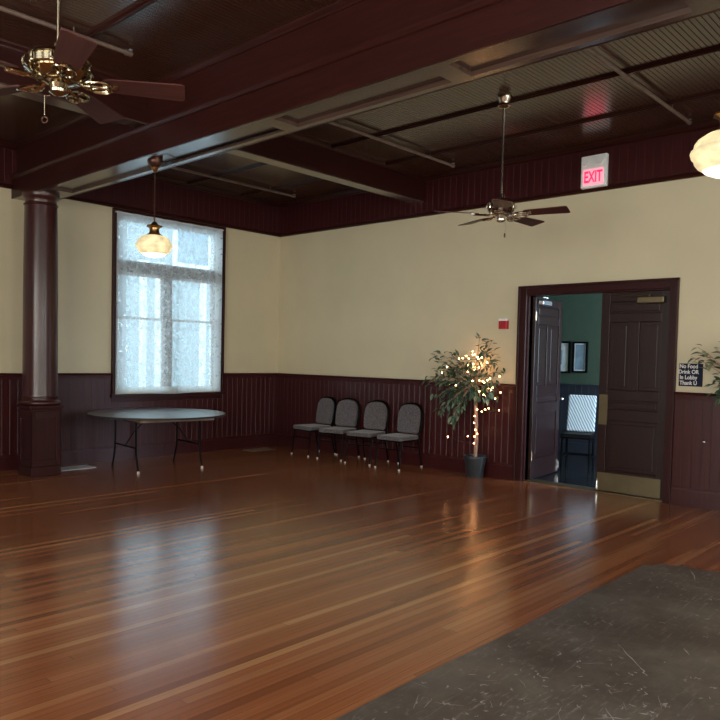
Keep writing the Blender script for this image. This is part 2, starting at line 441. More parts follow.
def cross_beam(x, y0, y1, label):
    t = thing(tname(), label, 'beam', (0, 0, 0), kind='structure')
    bm = new(); box(bm, x - .085, x + .085, y0, y1, 3.80, ZC); obj('beam_face', bm, M['beam_cross'], t)
    bm = new(); box(bm, x - .092, x + .092, y0, y1, 3.785, 3.80); obj('soffit_board', bm, M['soffit'], t)
    for s in (-1, 1):
        bm = new(); q = x + s * .085
        sweep(bm, [(q - s * .01, 4.095), (q + s * .01, 4.10), (q + s * .015, 4.115), (q + s * .035, 4.135), (q + s * .04, ZC), (q - s * .01, ZC)], 'y', y0, y1)
        obj('crown_moulding', bm, M['beam_cross'], t)
cross_beam(CX[0], BY1 - .055, -.035, 'dark cross beam running from the main beam to the wall left of the far fan')
cross_beam(CX[0], YS, BY0 + .055, 'dark cross beam in the near ceiling bay behind the brass fan')
cross_beam(CX[1], BY1 - .055, -.035, 'dark cross beam above the edge of the photograph by the second pendant')
cross_beam(CX[1], YS, BY0 + .055, 'dark cross beam over the camera beyond the photograph')
# ceiling battens
bm = new()
def batten(bm, y, x0, x1, w=.05):
    sweep(bm, [(y - w, ZC), (y - w + .012, ZC - .016), (y - .012, ZC - .02), (y - .008, ZC - .03), (y + .008, ZC - .03), (y + .012, ZC - .02), (y + w - .012, ZC - .016), (y + w, ZC)], 'x', x0, x1)
for x0, x1 in ((0, CX[0] - .085), (CX[0] + .085, CX[1] - .085), (CX[1] + .085, XR)):
    for y in (-.90, -1.92, -2.94): batten(bm, y, x0, x1, .035)
    for y in (-5.40, -6.50, -7.6): batten(bm, y, x0, x1, .045)
struct(tname(), bm, M['beam'], 'thin dark batten strips across the beadboard ceiling panels', 'trim')

# frieze boards on the walls under the ceiling
def frieze(axis, a, b, label):
    t = thing(tname(), label, 'frieze', (0, 0, 0), kind='structure')
    bm = new(); beadboard(bm, axis, a, b, ZF, ZC, .028, .1)
    obj('frieze_board', bm, M['wain'], t)
    s = -1 if axis == 'x' else 1
    bm = new()
    sweep(bm, [(0, ZF - .012), (s * .034, ZF - .012), (s * .046, ZF + .006), (s * .040, ZF + .028), (s * .028, ZF + .04), (0, ZF + .04)], axis, a, b)
    obj('lower_moulding', bm, M['beam'] if axis == 'x' else M['beam_cross'], t)
    bm = new()
    sweep(bm, [(0, 4.075), (s * .04, 4.08), (s * .055, 4.10), (s * .07, 4.105), (s * .085, 4.135), (s * .085, ZC), (0, ZC)], axis, a, b)
    obj('crown_moulding', bm, M['beam'] if axis == 'x' else M['beam_cross'], t)
frieze('x', 0, XR, 'dark beadboard frieze band above the cream wall with the doorway')
frieze('y', YS, 0, 'dark beadboard frieze band above the cream wall with the window')

# wainscots
def wainscot(axis, spans, label, capskip=None):
    t = thing(tname(), label, 'wainscot', (0, 0, 0), kind='structure')
    s = -1 if axis == 'x' else 1
    b1, b2, b3 = new(), new(), new()
    for a, b, zt in spans:
        beadboard(b1, axis, a, b, .0, zt, .022, .098)
        sweep(b2, [(0, 0), (s * .034, 0), (s * .034, .17), (s * .028, .195), (s * .022, .2), (0, .2)], axis, a, b)
        if zt > 1.1:
            sweep(b3, [(0, zt - .085), (s * .028, zt - .085), (s * .032, zt - .03), (s * .05, zt - .026), (s * .055, zt - .012), (s * .05, zt), (0, zt)], axis, a, b)
    obj('beadboard', b1, M['wain'], t); obj('base_rail', b2, M['wain'], t); obj('cap_rail', b3, M['wain'], t)
wainscot('x', [(0, 4.73, ZW), (6.73, XR, ZW)], 'dark red beadboard wainscot below the cream wall with the doorway')
wainscot('y', [(YS, -7.47, ZW), (-7.47, -5.52, .93), (-5.52, -3.125, ZW), (-3.125, -1.185, .93), (-1.185, 0, ZW)], 'dark beadboard wainscot below the window wall behind the round table')

# ------------------------------------------------------------------ windows
def window(name, y0, y1, label):
    t = thing(name, label, 'window', (0, (y0 + y1) / 2, 0), kind='structure')
    h = (y1 - y0) / 2; w = .06
    bm = new()
    for s in (-1, 1):
        a, b = sorted((s * h, s * (h + w)))
        box(bm, 0, .045, a, b, .93, WZ1 + .08)
        a, b = sorted((s * (h + w - .03), s * (h + w)))
        box(bm, .045, .06, a, b, .93, WZ1 + .08)
    box(bm, 0, .045, -h, h, WZ1, WZ1 + .08)
    obj('casing', bm, M['upright'], t, bevel=.004)
    bm = new(); box(bm, -T + .03, .075, -h - w - .02, h + w + .02, .90, .945); box(bm, 0, .03, -h - w, h + w, .84, .90)
    obj('window_sill', bm, M['upright'], t, bevel=.005)
    bm = new()
    box(bm, -T, 0, -h, -h + .04, .945, WZ1); box(bm, -T, 0, h - .04, h, .945, WZ1); box(bm, -T, 0, -h + .04, h - .04, WZ1 - .04, WZ1)
    obj('window_frame', bm, M['porch'], t)
    bm = new(); box(bm, -T + .02, -.03, -h + .04, h - .04, 2.72, 2.88); obj('transom_bar', bm, M['grey_paint'], t)
    bm = new(); box(bm, -T + .02, -.03, -.045, .045, .945, 2.72); obj('mullion', bm, M['grey_paint'], t)
    for s in (-1, 1):
        a, b = (-h + .04, -.045) if s < 0 else (.045, h - .04)
        bm = new()
        for z0, z1, xx in ((.945, 2.06, -.08), (2.05, 2.72, -.12)):
            box(bm, xx - .035, xx, a, a + .045, z0, z1); box(bm, xx - .035, xx, b - .045, b, z0, z1)
            box(bm, xx - .035, xx, a + .045, b - .045, z0, z0 + (.05 if z0 < 1 else .022)); box(bm, xx - .035, xx, a + .045, b - .045, z1 - (.022 if z0 < 1 else .045), z1)
        obj('sash', bm, M['porch'], t)
        bm = new()
        box(bm, -.099, -.095, a + .045, b - .045, .995, 2.038); box(bm, -.139, -.135, a + .045, b - .045, 2.072, 2.675)
        obj('pane', bm, M['glass'], t)
    bm = new(); box(bm, -.12, -.116, -h + .04, h - .04, 2.88, WZ1 - .04); obj('transom_pane', bm, M['glass'], t)
window('window_1', *WINS[0], 'tall window with transom bar behind the lace curtain')
window('window_2', *WINS[1], 'tall window beyond the round column, out of the photograph')
def bare_window(name, a, b, wall, label):
    bm = new(); bars = [a, (a + b) / 2 - .03, b - .06]
    for u in bars:
        if wall == 's': box(bm, u, u + .06, YS - T + .02, YS - .1, WZ0, WZ1)
        else: box(bm, XR + .1, XR + T - .02, u, u + .06, WZ0, WZ1)
    t = thing(name, label, 'window', kind='structure')
    for z in (WZ0, 2.2, WZ1 - .06):
        for u0, u1 in ((a + .06, (a + b) / 2 - .03), ((a + b) / 2 + .03, b - .06)):
            if wall == 's': box(bm, u0, u1, YS - T + .04, YS - .12, z, z + .06)
            else: box(bm, XR + .12, XR + T - .04, u0, u1, z, z + .06)
    obj('window_frame', bm, M['upright'], t)
    bm = new()
    if wall == 's': box(bm, a, b, YS - .165, YS - .16, WZ0, WZ1)
    else: box(bm, XR + .16, XR + .165, a, b, WZ0, WZ1)
    obj('pane', bm, M['glass'], t)
k = 3
for i, (a, b) in enumerate(SWIN): bare_window('window_%d' % k, a, b, 's', 'added tall window %s in the wall behind the camera' % ('nearest the window wall', 'halfway along', 'nearest the end wall')[i]); k += 1
for i, (a, b) in enumerate(EWIN): bare_window('window_%d' % k, a, b, 'e', 'added tall window %s in the end wall out of the photograph' % ('behind the camera', 'beside the camera', 'near the doorway wall')[i]); k += 1

# lace curtains
def curtain(yc, label, group='lace curtains over the windows'):
    t = thing('lace_curtain', label, 'curtain', (.085, yc - .91, .95), group=group)
    bm = new(); ny, nz = 90, 30; g = []
    for j in range(nz + 1):
        z = 2.585 * j / nz; row = []
        for i in range(ny + 1):
            y = 1.82 * i / ny
            row.append(bm.verts.new((.009 * math.sin(y * 21 + .3 * z) + .005 * math.sin(y * 47), y, z + .012 * (1 - j / nz) * math.sin(y * 5))))
        g.append(row)
    for j in range(nz):
        for i in range(ny): bm.faces.new((g[j][i], g[j][i + 1], g[j + 1][i + 1], g[j + 1][i]))
    obj('lace_panel', bm, M['lace'], t, smooth=True)
    bm = new(); tube(bm, [(0, -.02, 2.57), (0, 1.84, 2.57)], .009); obj('curtain_rod', bm, M['porch'], t)
    for y in (-.012, 1.832):
        bm = new(); box(bm, -.024, .0, y - .008, y + .008, 2.555, 2.59); obj('rod_bracket', bm, M['satin_brass'], t)
curtain(-2.185, 'white lace curtain hanging over the window behind the round table')
curtain(-6.50, 'white lace curtain over the window beyond the column, out of the photograph')

# outside the window
bm = new(); box(bm, -40, -T - .02, -30, 30, -.7, -.6)
struct('ground', bm, M['asphalt'], 'pale pavement outside the window', 'ground')
def house(loc, w, h, dep, label, wins):
    t = thing('building', label, 'building', loc, kind='structure')
    bm = new(); box(bm, -dep, 0, 0, w, 0, h); obj('wall', bm, M['siding'], t)
    for (y0, y1, z0, z1) in wins:
        bm = new()
        box(bm, 0, .06, y0 - .14, y0, z0 - .14, z1 + .14); box(bm, 0, .06, y1, y1 + .14, z0 - .14, z1 + .14)
        box(bm, 0, .06, y0, y1, z1, z1 + .14); box(bm, 0, .06, y0, y1, z0 - .14, z0)
        f = obj('window_frame', bm, M['porch'], t)
        bm = new(); box(bm, 0, .02, y0, y1, z0, z1); obj('pane', bm, M['print'], f)
    bm = new(); sweep(bm, [(-dep - .4, h), (.4, h), (-dep / 2, h + 1.6)], 'y', -.4, w + .4); obj('roof', bm, M['asphalt'], t)
house((-7.5, 1.9, -.6), 9, 7.5, 6, 'grey blue building seen through the lace curtain', [(3.9, 4.9, 1.0, 2.7), (6.2, 7.2, 1.0, 2.7), (.9, 1.9, 4.6, 6.2)])
for i, (x, y) in enumerate(((-3.6, -.49), (-3.6, -.14), (-3.6, .95))):
    t = thing('porch_post', 'white square porch post outside, %s of three behind the lace' % ('first from the column side', 'middle', 'nearest the corner')[i], 'post', (x, y, -.6), group='porch posts outside the window')
    bm = new(); box(bm, -.05, .05, -.05, .05, .2, 3.9); obj('shaft', bm, M['porch'], t)
    bm = new(); box(bm, -.09, .09, -.09, .09, 0, .2); obj('base', bm, M['porch'], t)
    bm = new(); box(bm, -.09, .09, -.09, .09, 3.9, 4.0); obj('capital', bm, M['porch'], t)

# ------------------------------------------------------------------ column and pedestal
cx, cy = .56, -4.365
t = thing('column', 'round glossy mahogany column on a square panelled pedestal under the main beam', 'column', (cx, cy, 0), kind='structure')
bm = new(); h = .182
box(bm, -h + .012, h - .012, -h + .012, h - .012, 0, .80)
for sx, sy in ((1, 0), (-1, 0), (0, 1), (0, -1)):
    R_ = Matrix.Rotation(math.atan2(sy, sx), 4, 'Z')
    box(bm, h - .012, h, -h, -h + .055, .14, .80, R_); box(bm, h - .012, h, h - .055, h, .14, .80, R_)
    box(bm, h - .012, h, -h + .055, h - .055, .70, .80, R_)
    box(bm, h - .012, h, -h + .055, h - .055, .14, .20, R_)
obj('pedestal', bm, M['upright'], t, bevel=.004)
bm = new(); box(bm, -h - .004, h + .004, -h - .004, h + .004, 0, .12); obj('plinth', bm, M['upright'], t, bevel=.006)
bm = new(); box(bm, -h - .006, h + .006, -h - .006, h + .006, .80, .835); box(bm, -h - .028, h + .028, -h - .028, h + .028, .835, .875)
obj('pedestal_cap', bm, M['upright'], t, bevel=.008)
bm = new()
pr = [(.205, .875)]
for a in range(-80, 81, 20): pr.append((.212 + .026 * math.cos(math.radians(a)), .905 + .028 * math.sin(math.radians(a))))
pr += [(.208, .94), (.208, .955), (.214, .962), (.214, .975), (.202, .985)]
lathe(bm, pr, 48); obj('base', bm, M['column'], t, smooth=True)
bm = new(); lathe(bm, [(.207, .985), (.204, 1.02), (.203, 1.4), (.201, 2.2), (.194, 3.0), (.188, 3.32)], 48); obj('shaft', bm, M['column'], t, smooth=True)
bm = new(); lathe(bm, [(.18, 3.32), (.195, 3.325), (.2, 3.335), (.195, 3.345), (.183, 3.35), (.183, 3.39), (.19, 3.40), (.208, 3.42), (.215, 3.44), (.215, BZ)], 48)
obj('capital', bm, M['column'], t, smooth=True)

# ------------------------------------------------------------------ double door
t = thing(tname(), 'dark mahogany casing around the double doorway', 'door frame', kind='structure')
bm = new()
for a, b in ((DX0 - .115, DX0), (DX1, DX1 + .09)):
    box(bm, a, b, -.035, 0, 0, DH + .11)
    box(bm, a if a < 5 else b - .03, a + .03 if a < 5 else b, -.055, -.035, 0, DH + .11)
box(bm, DX0, DX1, -.035, 0, DH, DH + .11); box(bm, DX0 - .10, DX1 + .10, -.055, -.035, DH + .08, DH + .11)
obj('casing', bm, M['upright'], t, bevel=.005)
bm = new()
box(bm, DX0 - .02, DX0, 0, T, 0, DH); box(bm, DX1, DX1 + .02, 0, T, 0, DH); box(bm, DX0, DX1, 0, T, DH, DH + .02)
box(bm, DX0, DX0 + .015, 0, .04, 0, DH - .015); box(bm, DX1 - .015, DX1, 0, .04, 0, DH - .015); box(bm, DX0, DX1, 0, .04, DH - .015, DH)
obj('jamb', bm, M['upright'], t)
bm = new(); box(bm, DX0, DX1, .03, T, 0, .012); obj('threshold', bm, M['satin_brass'], t)

def door_leaf(name, label, w, loc, rz, mirror):
    """hinge at local x=0, leaf runs to +x*mirror; y thickness centred"""
    m = mirror
    t = thing(name, label, 'door', loc, rz, kind='structure')
    H, th = DH - .03, .045
    X = lambda a, b: sorted((m * a, m * b))
    st, ra = .105, .12
    bm = new()
    def rail(a, b, z0, z1): x0, x1 = X(a, b); box(bm, x0, x1, -th / 2, th / 2, z0, z1)
    rail(0, st, 0, H); rail(w - st, w, 0, H); mid = w / 2
    rail(st, w - st, 0, .26); rail(st, w - st, .86, .99); rail(st, w - st, 1.10, 1.22); rail(st, w - st, 2.02, 2.12); rail(st, w - st, 2.26, H)
    rail(mid - .055, mid + .055, 1.22, 2.02); 
    obj('leaf_frame', bm, M['door'], t, bevel=.004)
    bm = new()
    for a, b, z0, z1 in ((st, w - st, .26, .86), (st, w - st, .99, 1.10), (st, mid - .055, 1.22, 2.02), (mid + .055, w - st, 1.22, 2.02), (st, w - st, 2.12, 2.26)):
        x0, x1 = X(a, b); box(bm, x0, x1, -.008, .008, z0, z1)
        if z1 - z0 > .2: box(bm, x0 + .045, x1 - .045, -.016, .016, z0 + .045, z1 - .045)
        else: box(bm, x0 + .03, x1 - .03, -.014, .014, z0 + .025, z1 - .025)
    obj('door_panel', bm, M['door'], t, bevel=.006)
    for z in ((.30, 2.12) if m > 0 else ()):
        bm = new(); tube(bm, [(m * -.004, -th / 2 - .008, z - .055), (m * -.004, -th / 2 - .008, z + .055)], .009, 10)
        x0, x1 = X(0, .035); box(bm, x0, x1, -th / 2 - .004, -th / 2, z - .05, z + .05)
        ball(bm, (m * -.004, -th / 2 - .008, z + .06), .009); obj('hinge', bm, M['brass'], t, smooth=True)
    return t, X
LW = .835
# closed leaf
rl, X = door_leaf('door_1', 'closed dark panelled door leaf with brass kick plate and push plate', LW - .014, (DX1 - .008, .078, .014), 0, -1)
bm = new(); x0, x1 = X(.05, LW - .03); box(bm, x0, x1, -.027, -.0226, .01, .225); o = obj('kick_plate', bm, M['satin_brass'], rl); o['label'] = 'satin brass kick plate'
bm = new(); x0, x1 = X(LW - .13, LW - .025); box(bm, x0, x1, -.027, -.0226, .80, 1.16); o = obj('push_plate', bm, M['satin_brass'], rl); o['label'] = 'satin brass push plate'
bm = new(); x0, x1 = X(.06, .37); box(bm, x0, x1, -.10, -.028, 2.225, 2.305); c = obj('door_closer', bm, M['satin_brass'], rl, bevel=.012)
bm = new(); x0, x1 = X(.21, .24); tube(bm, [(x0, -.06, 2.30), (x0, -.06, 2.325)], .014)
tube(bm, [(x0, -.06, 2.322), (x0 - .25, -.085, 2.327), (x0 - .43, -.035, 2.345)], .009); obj('closer_arm', bm, M['satin_brass'], c)
bm = new(); x0, x1 = X(LW - .045, LW - .025); box(bm, x0, x1, -.034, -.0226, .0, .15); tube(bm, [((x0 + x1) / 2, -.036, .03), ((x0 + x1) / 2, -.036, .12)], .006); obj('floor_bolt', bm, M['chrome'], rl)
# open leaf, swung back into the room beyond
LW2 = .95
ll, X = door_leaf('door_2', 'dark panelled door leaf swung open into the green room', LW2 - .014, (DX0 + .022, .13, .014), math.radians(96.5), 1)
bm = new(); x0, x1 = X(.06, .36); box(bm, x0, x1, -.10, -.028, 2.27, 2.33); c = obj('door_closer', bm, M['steel'], ll, bevel=.012)
bm = new(); tube(bm, [(.2, -.06, 2.325), (.2, -.06, 2.345), (.05, -.16, 2.35), (-.02, -.12, 2.36)], .008); obj('closer_arm', bm, M['steel'], c)
bm = new(); x0, x1 = X(LW2 - .075, LW2 - .04); tube(bm, [(x1, -.022, 1.02), (x1, -.05, 1.02)], .012, 10); ball(bm, (x1, -.065, 1.02), .026, 12); obj('door_knob', bm, M['chrome'], ll, smooth=True)
bm = new(); x0, x1 = X(LW2 - .05, LW2 - .03); box(bm, x0, x1, -.034, -.0226, .02, .17); tube(bm, [(x1, -.036, .05), (x1, -.036, .15)], .006); obj('floor_bolt', bm, M['chrome'], ll)

# ------------------------------------------------------------------ green room behind the doors
HX0, HX1, HY = 2.6, 8.6, 3.3
bm = new(); box(bm, HX0, HX1, T, HY, -.06, 0); box(bm, DX0, DX1, .12, T, -.06, -.001)
struct('floor_hall', bm, M['floor_hall'], 'dark shiny floor of the green room through the doorway', 'floor')
bm = new(); box(bm, HX0, HX1, HY, HY + .1, 0, 3.6)
struct('wall_hall_north', bm, M['green'], 'green painted wall seen through the doorway with framed prints', 'wall')
bm = new(); box(bm, HX0 - .1, HX0, T, HY + .1, 0, 3.6)
struct('wall_hall_west', bm, M['green'], 'green side wall of the room beyond the open door leaf', 'wall')
bm = new(); box(bm, HX1, HX1 + .1, T, .8, 0, 3.6); box(bm, HX1, HX1 + .1, 2.8, HY + .1, 0, 3.6); box(bm, HX1, HX1 + .1, .8, 2.8, 0, .8); box(bm, HX1, HX1 + .1, .8, 2.8, 3.0, 3.6)
struct('wall_hall_east', bm, M['green'], 'green side wall with a window, hidden behind the closed door leaf', 'wall')
bm = new(); box(bm, HX0 - .1, HX1 + .1, T, HY + .1, 3.6, 3.7)
struct('ceiling_hall', bm, M['plaster'], 'white ceiling of the green room', 'ceiling')
t = thing(tname(), 'dark wainscot below the green wall seen through the doorway', 'wainscot', kind='structure')
bm = new(); beadboard(bm, 'x', HX0, HX1, 0, 1.14, .022, .12, off=HY); obj('beadboard', bm, M['hall_wain'], t)
bm = new(); box(bm, HX0, HX1, HY - .05, HY, 1.14, 1.18); box(bm, HX0, HX1, HY - .04, HY, 0, .18); obj('cap_rail', bm, M['hall_wain'], t)
t = thing('window_9', 'window lighting the green room, hidden behind the closed door leaf', 'window', kind='structure')
bm = new(); box(bm, HX1 + .02, HX1 + .08, .8, .86, .8, 3); box(bm, HX1 + .02, HX1 + .08, 2.74, 2.8, .8, 3); box(bm, HX1 + .02, HX1 + .08, .86, 2.74, 1.9, 1.95); obj('window_frame', bm, M['porch'], t)
bm = new(); box(bm, HX1 + .045, HX1 + .05, .86, 2.74, .8, 3); obj('pane', bm, M['glass'], t)

def picture(x0, x1, z0, z1, label, white):
    t = thing('framed_picture', label, 'picture', ((x0 + x1) / 2, HY - .001, (z0 + z1) / 2), group='framed prints on the green wall')
    w, h = (x1 - x0) / 2, (z1 - z0) / 2; f = .03
    bm = new(); box(bm, -w, -w + f, -.035, 0, -h, h); box(bm, w - f, w, -.035, 0, -h, h); box(bm, -w + f, w - f, -.035, 0, -h, -h + f); box(bm, -w + f, w - f, -.035, 0, h - f, h)
    obj('frame', bm, M['black'], t)
    bm = new(); box(bm, -w + f, w - f, -.012, -.002, -h + f, h - f); obj('mat', bm, M['mat_board'], t)
    k = .02 if not white else .12
    bm = new(); box(bm, -w + f + k, w - f - k, -.015, -.012, -h + f + k, h - f - k); obj('print', bm, M['print'], t)
picture(3.845, 4.115, 1.375, 1.90, 'framed print in a black frame, the one seen whole through the doorway', False)
picture(3.30, 3.80, 1.36, 1.905, 'framed print with a white mat half hidden behind the open door leaf', True)

# chair in the green room
t = thing('side_chair', 'black chair with a pale striped back cushion standing in the green room doorway', 'chair', (4.90, 1.36, 0), math.radians(18))
for x in (-.19, .19):
    bm = new(); tube(bm, [(x, 0, 0), (x, 0, .5)], .017, 8); obj('leg', bm, M['black'], t)
    bm = new(); tube(bm, [(x, .44, 0), (x, .42, .48), (x * 1.03, .50, .78), (x * 1.03, .56, 1.06)], .017, 8); obj('leg', bm, M['black'], t)
bm = new(); box(bm, -.22, .22, -.03, .44, .46, .53); obj('seat', bm, M['black'], t, bevel=.02)
for a, b in (((-.19, 0, .24), (.19, 0, .24)), ((-.19, .44, .2), (.19, .44, .2)), ((-.19, 0, .18), (-.19, .44, .18)), ((.19, 0, .18), (.19, .44, .18))):
    bm = new(); tube(bm, [a, b], .011); obj('stretcher', bm, M['black'], t)
bm = new(); R_ = Matrix.Translation((0, .41, .53)) @ Matrix.Rotation(-.26, 4, 'X'); box(bm, -.2, .2, -.035, .03, .0, .55, R_); o = obj('backrest', bm, M['stripe'], t, bevel=.02); o['label'] = 'pale striped back cushion'

# ------------------------------------------------------------------ round folding table
t = thing('folding_table', 'round folding table with shiny worn top on black legs under the window', 'table', (.95, -2.94, 0), math.radians(-7))
bm = new(); lathe(bm, [(.885, .714), (.9, .717), (.9, .738), (.896, .742)], 72); obj('tabletop', bm, M['table'], t, smooth=True)
bm = new(); lathe(bm, [(.9005, .716), (.905, .719), (.905, .736), (.9005, .739)], 72)
obj('edge_band', bm, M['darkvoid'], t, smooth=True)
bm = new()
for y in (-.50, .50): box(bm, -.62, .62, y - .012, y + .012, .672, .713)
for x in (-.62, .62): box(bm, x - .012, x + .012, -.50, .50, .672, .713)
obj('underframe', bm, M['apron'], t)
for s in (-1, 1):
    yy = s * .45
    for sx in (-1, 1):
        bm = new()
        tube(bm, [(sx * .34, yy, .70), (sx * .34, yy, .34), (sx * .345, yy, .26), (sx * .385, yy, .12), (sx * .42, yy, .03), (sx * .42, yy, 0)], .013, 10)
        l = obj('leg', bm, M['black'], t, smooth=True)
        bm = new(); lathe(bm, [(.017, 0), (.017, .03), (.014, .034)], 10, (sx * .42, yy, 0)); obj('foot_cap', bm, M['rubber'] if sx > 0 else M['black'], l)
    bm = new(); tube(bm, [(-.34, yy, .32), (.34, yy, .32)], .012, 8); obj('crossbar', bm, M['black'], t)
    bm = new(); tube(bm, [(-.40, yy, .66), (.40, yy, .66)], .012, 8); obj('crossbar', bm, M['black'], t)
    bm = new(); tube(bm, [(0, yy, .325), (0, yy - s * .12, .5), (0, yy - s * .30, .67)], .008, 8); obj('folding_brace', bm, M['black'], t)

# ------------------------------------------------------------------ stacking chairs
def make_chair(label):
    t = thing('banquet_chair', label, 'chair', (0, 0, 0), 0, 'banquet chairs lined up along the wainscot')
    # front faces -y ; origin on floor below seat centre
    bm = new()
    out = [(-.215, -.235), (-.19, -.255), (.19, -.255), (.215, -.235), (.205, .19), (.18, .215), (-.18, .215), (-.205, .19)]
    plate(bm, out, .405, .462); o = obj('seat', bm, M['fabric'], t, bevel=.022)
    bm = new()
    prof = [(-.165, 0), (.165, 0), (.185, .03), (.195, .2), (.185, .31), (.15, .375), (.09, .405), (0, .415), (-.09, .405), (-.15, .375), (-.185, .31), (-.195, .2), (-.185, .03)]
    Rb = Matrix.Translation((0, .225, .475)) @ Matrix.Rotation(math.radians(90 - 9), 4, 'X')
    plate(bm, prof, -.002, .045, Rb); o = obj('backrest', bm, M['fabric'], t, bevel=.016)
    bm = new(); plate(bm, [(x * 1.03, y * 1.02) for x, y in prof], -.016, -.003, Rb); obj('back_shell', bm, M['black'], t)
    bm = new(); Rf = Matrix.Translation((0, .235, .475)) @ Matrix.Rotation(math.radians(-9), 4, 'X')
    path = [(-.19, .0, -.10), (-.2, 0, .02), (-.212, 0, .2), (-.2, 0, .32), (-.16, 0, .395), (-.09, 0, .428), (0, 0, .438), (.09, 0, .428), (.16, 0, .395), (.2, 0, .32), (.212, 0, .2), (.2, 0, .02), (.19, 0, -.10)]
    tube(bm, [Rf @ V(p) for p in path], .011, 8); obj('back_frame', bm, M['black'], t, smooth=True)
    bm = new(); tube(bm, [(-.2, -.22, .395), (.2, -.22, .395), (.195, .2, .395), (-.195, .2, .395)], .011, 8, closed=True); obj('seat_frame', bm, M['black'], t)
    for sx in (-1, 1):
        for q in ([(sx * .2, -.21, .395), (sx * .205, -.235, .2), (sx * .21, -.262, .012)], [(sx * .195, .19, .395), (sx * .2, .235, .2), (sx * .205, .285, .012)]):
            bm = new(); tube(bm, q, .012, 8); l = obj('leg', bm, M['black'], t, smooth=True)
            bm = new(); lathe(bm, [(.013, 0), (.015, .004), (.014, .022)], 10, (q[2][0], q[2][1], 0)); g = obj('glide', bm, M['rubber'], l)
    for y in (-.222, .215): bm = new(); tube(bm, [(-.2, y, .28), (.2, y, .28)], .008); obj('stretcher', bm, M['black'], t)
    return t
ch_lab = ['grey fabric banquet chair nearest the room corner, end of the row by the table',
          'grey fabric banquet chair second from the room corner in the row of four',
          'grey fabric banquet chair third from the corner, one seat from the lit tree',
          'grey fabric banquet chair at the end of the row nearest the lit tree']
proto = make_chair(ch_lab[0])
for i, (x, y, a) in enumerate(((1.30, -.36, -5), (1.86, -.36, 13), (2.45, -.36, 11), (3.06, -.36, 3))):
    o = proto if i == 0 else copy_tree(proto)
    o.location = (x, y, 0); o.rotation_euler.z = math.radians(a); o['label'] = ch_lab[i]

# ------------------------------------------------------------------ ceiling fans
def fan(loc, az0, rod_top, label, metal, blade, chain_len, pitch, co, ms):
    """loc = centre of the motor at blade level"""
    t = thing('ceiling_fan', label, 'ceiling fan', loc, 0, 'ceiling fans hanging from the beadboard')
    zt = rod_top - loc[2]
    bm = new(); lathe(bm, [(.016, zt - .115), (.045, zt - .11), (.062, zt - .09), (.05, zt - .07), (.055, zt - .05), (.075, zt - .02), (.078, zt)], 28); obj('canopy', bm, metal, t, smooth=True)
    bm = new(); tube(bm, [(0, 0, .12), (0, 0, zt - .1)], .012, 12); obj('downrod', bm, metal, t, smooth=True)
    bm = new(); lathe(bm, [(.02, .20), (.03, .195), (.035, .165), (.02, .155)], 20); obj('rod_collar', bm, metal, t, smooth=True)
    bm = new(); lathe(bm, [(.03, .155), (.07, .15), (.115, .13), (.135, .105), (.128, .098), (.138, .09), (.138, .055), (.128, .045), (.133, .035), (.11, .012), (.085, .0)], 40)
    bmesh.ops.scale(bm, vec=(ms, ms, 1), verts=bm.verts)
    mr = .137 * ms
    for k in range(10):
        a = 2 * PI * k / 10; tube(bm, [(mr * math.cos(a), mr * math.sin(a), .052), ((mr + .004) * math.cos(a), (mr + .004) * math.sin(a), .072), (mr * math.cos(a), mr * math.sin(a), .093)], .009, 6)
    obj('motor_housing', bm, metal, t, smooth=True)
    bm = new(); lathe(bm, [(.075, 0), (.08, -.010), (.05, -.020), (.042, -.04), (.05, -.048), (.048, -.062), (.028, -.075), (.012, -.08)], 32); obj('switch_housing', bm, metal, t, smooth=True)
    bm = new()
    for (w, h_) in [(0, 0)]:
        L0, L1 = .235, .665
        out = [(L0, -.05), (L0 + .03, -.064), (L1 - .025, -.083), (L1 - .006, -.078), (L1, -.065), (L1, .065), (L1 - .006, .078), (L1 - .025, .083), (L0 + .03, .064), (L0, .05)]
    plate(bm, out, -.004, .004)
    b0 = obj('blade', bm, blade, t)
    bm = new()
    tube(bm, [(.08, 0, .01), (.13, 0, -.014), (.17, 0, -.012)], .012, 8)
    for s in (-1, 1):
        loop = [(.215 + .052 * math.cos(q) , s * .030 + .026 * math.sin(q), -.016) for q in [2 * PI * k / 14 for k in range(14)]]
        tube(bm, loop, .0075, 6, closed=True)
    loop = [(.20 + .075 * math.cos(q), .05 * math.sin(q), -.011) for q in [2 * PI * k / 18 for k in range(18)]]
    tube(bm, loop, .007, 6, closed=True)
    box(bm, .225, .31, -.02, .02, -.0085, -.0045)
    i0 = obj('blade_iron', bm, metal, b0, smooth=True)
    for k in range(5):
        b = b0 if k == 0 else b0.copy()
        if k: C.objects.link(b); c = i0.copy(); C.objects.link(c); c.parent = b
        b.rotation_euler = (math.radians(pitch), 0, math.radians(az0 + 72 * k))
    bm = new(); 
    n = max(6, int(chain_len / .012))
    tube(bm, [(co[0] * .6, co[1] * .6, -.075), (co[0], co[1], -.08), (co[0], co[1], -.08 - chain_len)], .0018, 6)
    for k in range(n): ball(bm, (co[0], co[1], -.08 - chain_len * k / n), .0032, 6)
    ch = obj('pull_chain', bm, metal, t)
    return t, ch
f1, ch = fan((5.70, -6.512, 3.01), -17, ZC, 'brass ceiling fan with scrolled blade brackets in the near ceiling bay', M['brass'], M['blade'], .11, -11, (-.055, -.05), 1.25)
bm = new(); tube(bm, [(-.055 + .012 * math.cos(q), -.05 + .011 * math.cos(q), -.207 + .016 * math.sin(q)) for q in [2 * PI * k / 16 for k in range(16)]], .004, 6, closed=True)
obj('pull_ring', bm, M['rust'], ch, smooth=True)
f2, ch = fan((5.69, -2.04, 3.0), 14, ZC, 'small looking ceiling fan with long downrod and dark red blades in the far bay', M['nickel'], M['blade_red'], .10, -11, (.05, 0), 1.0)
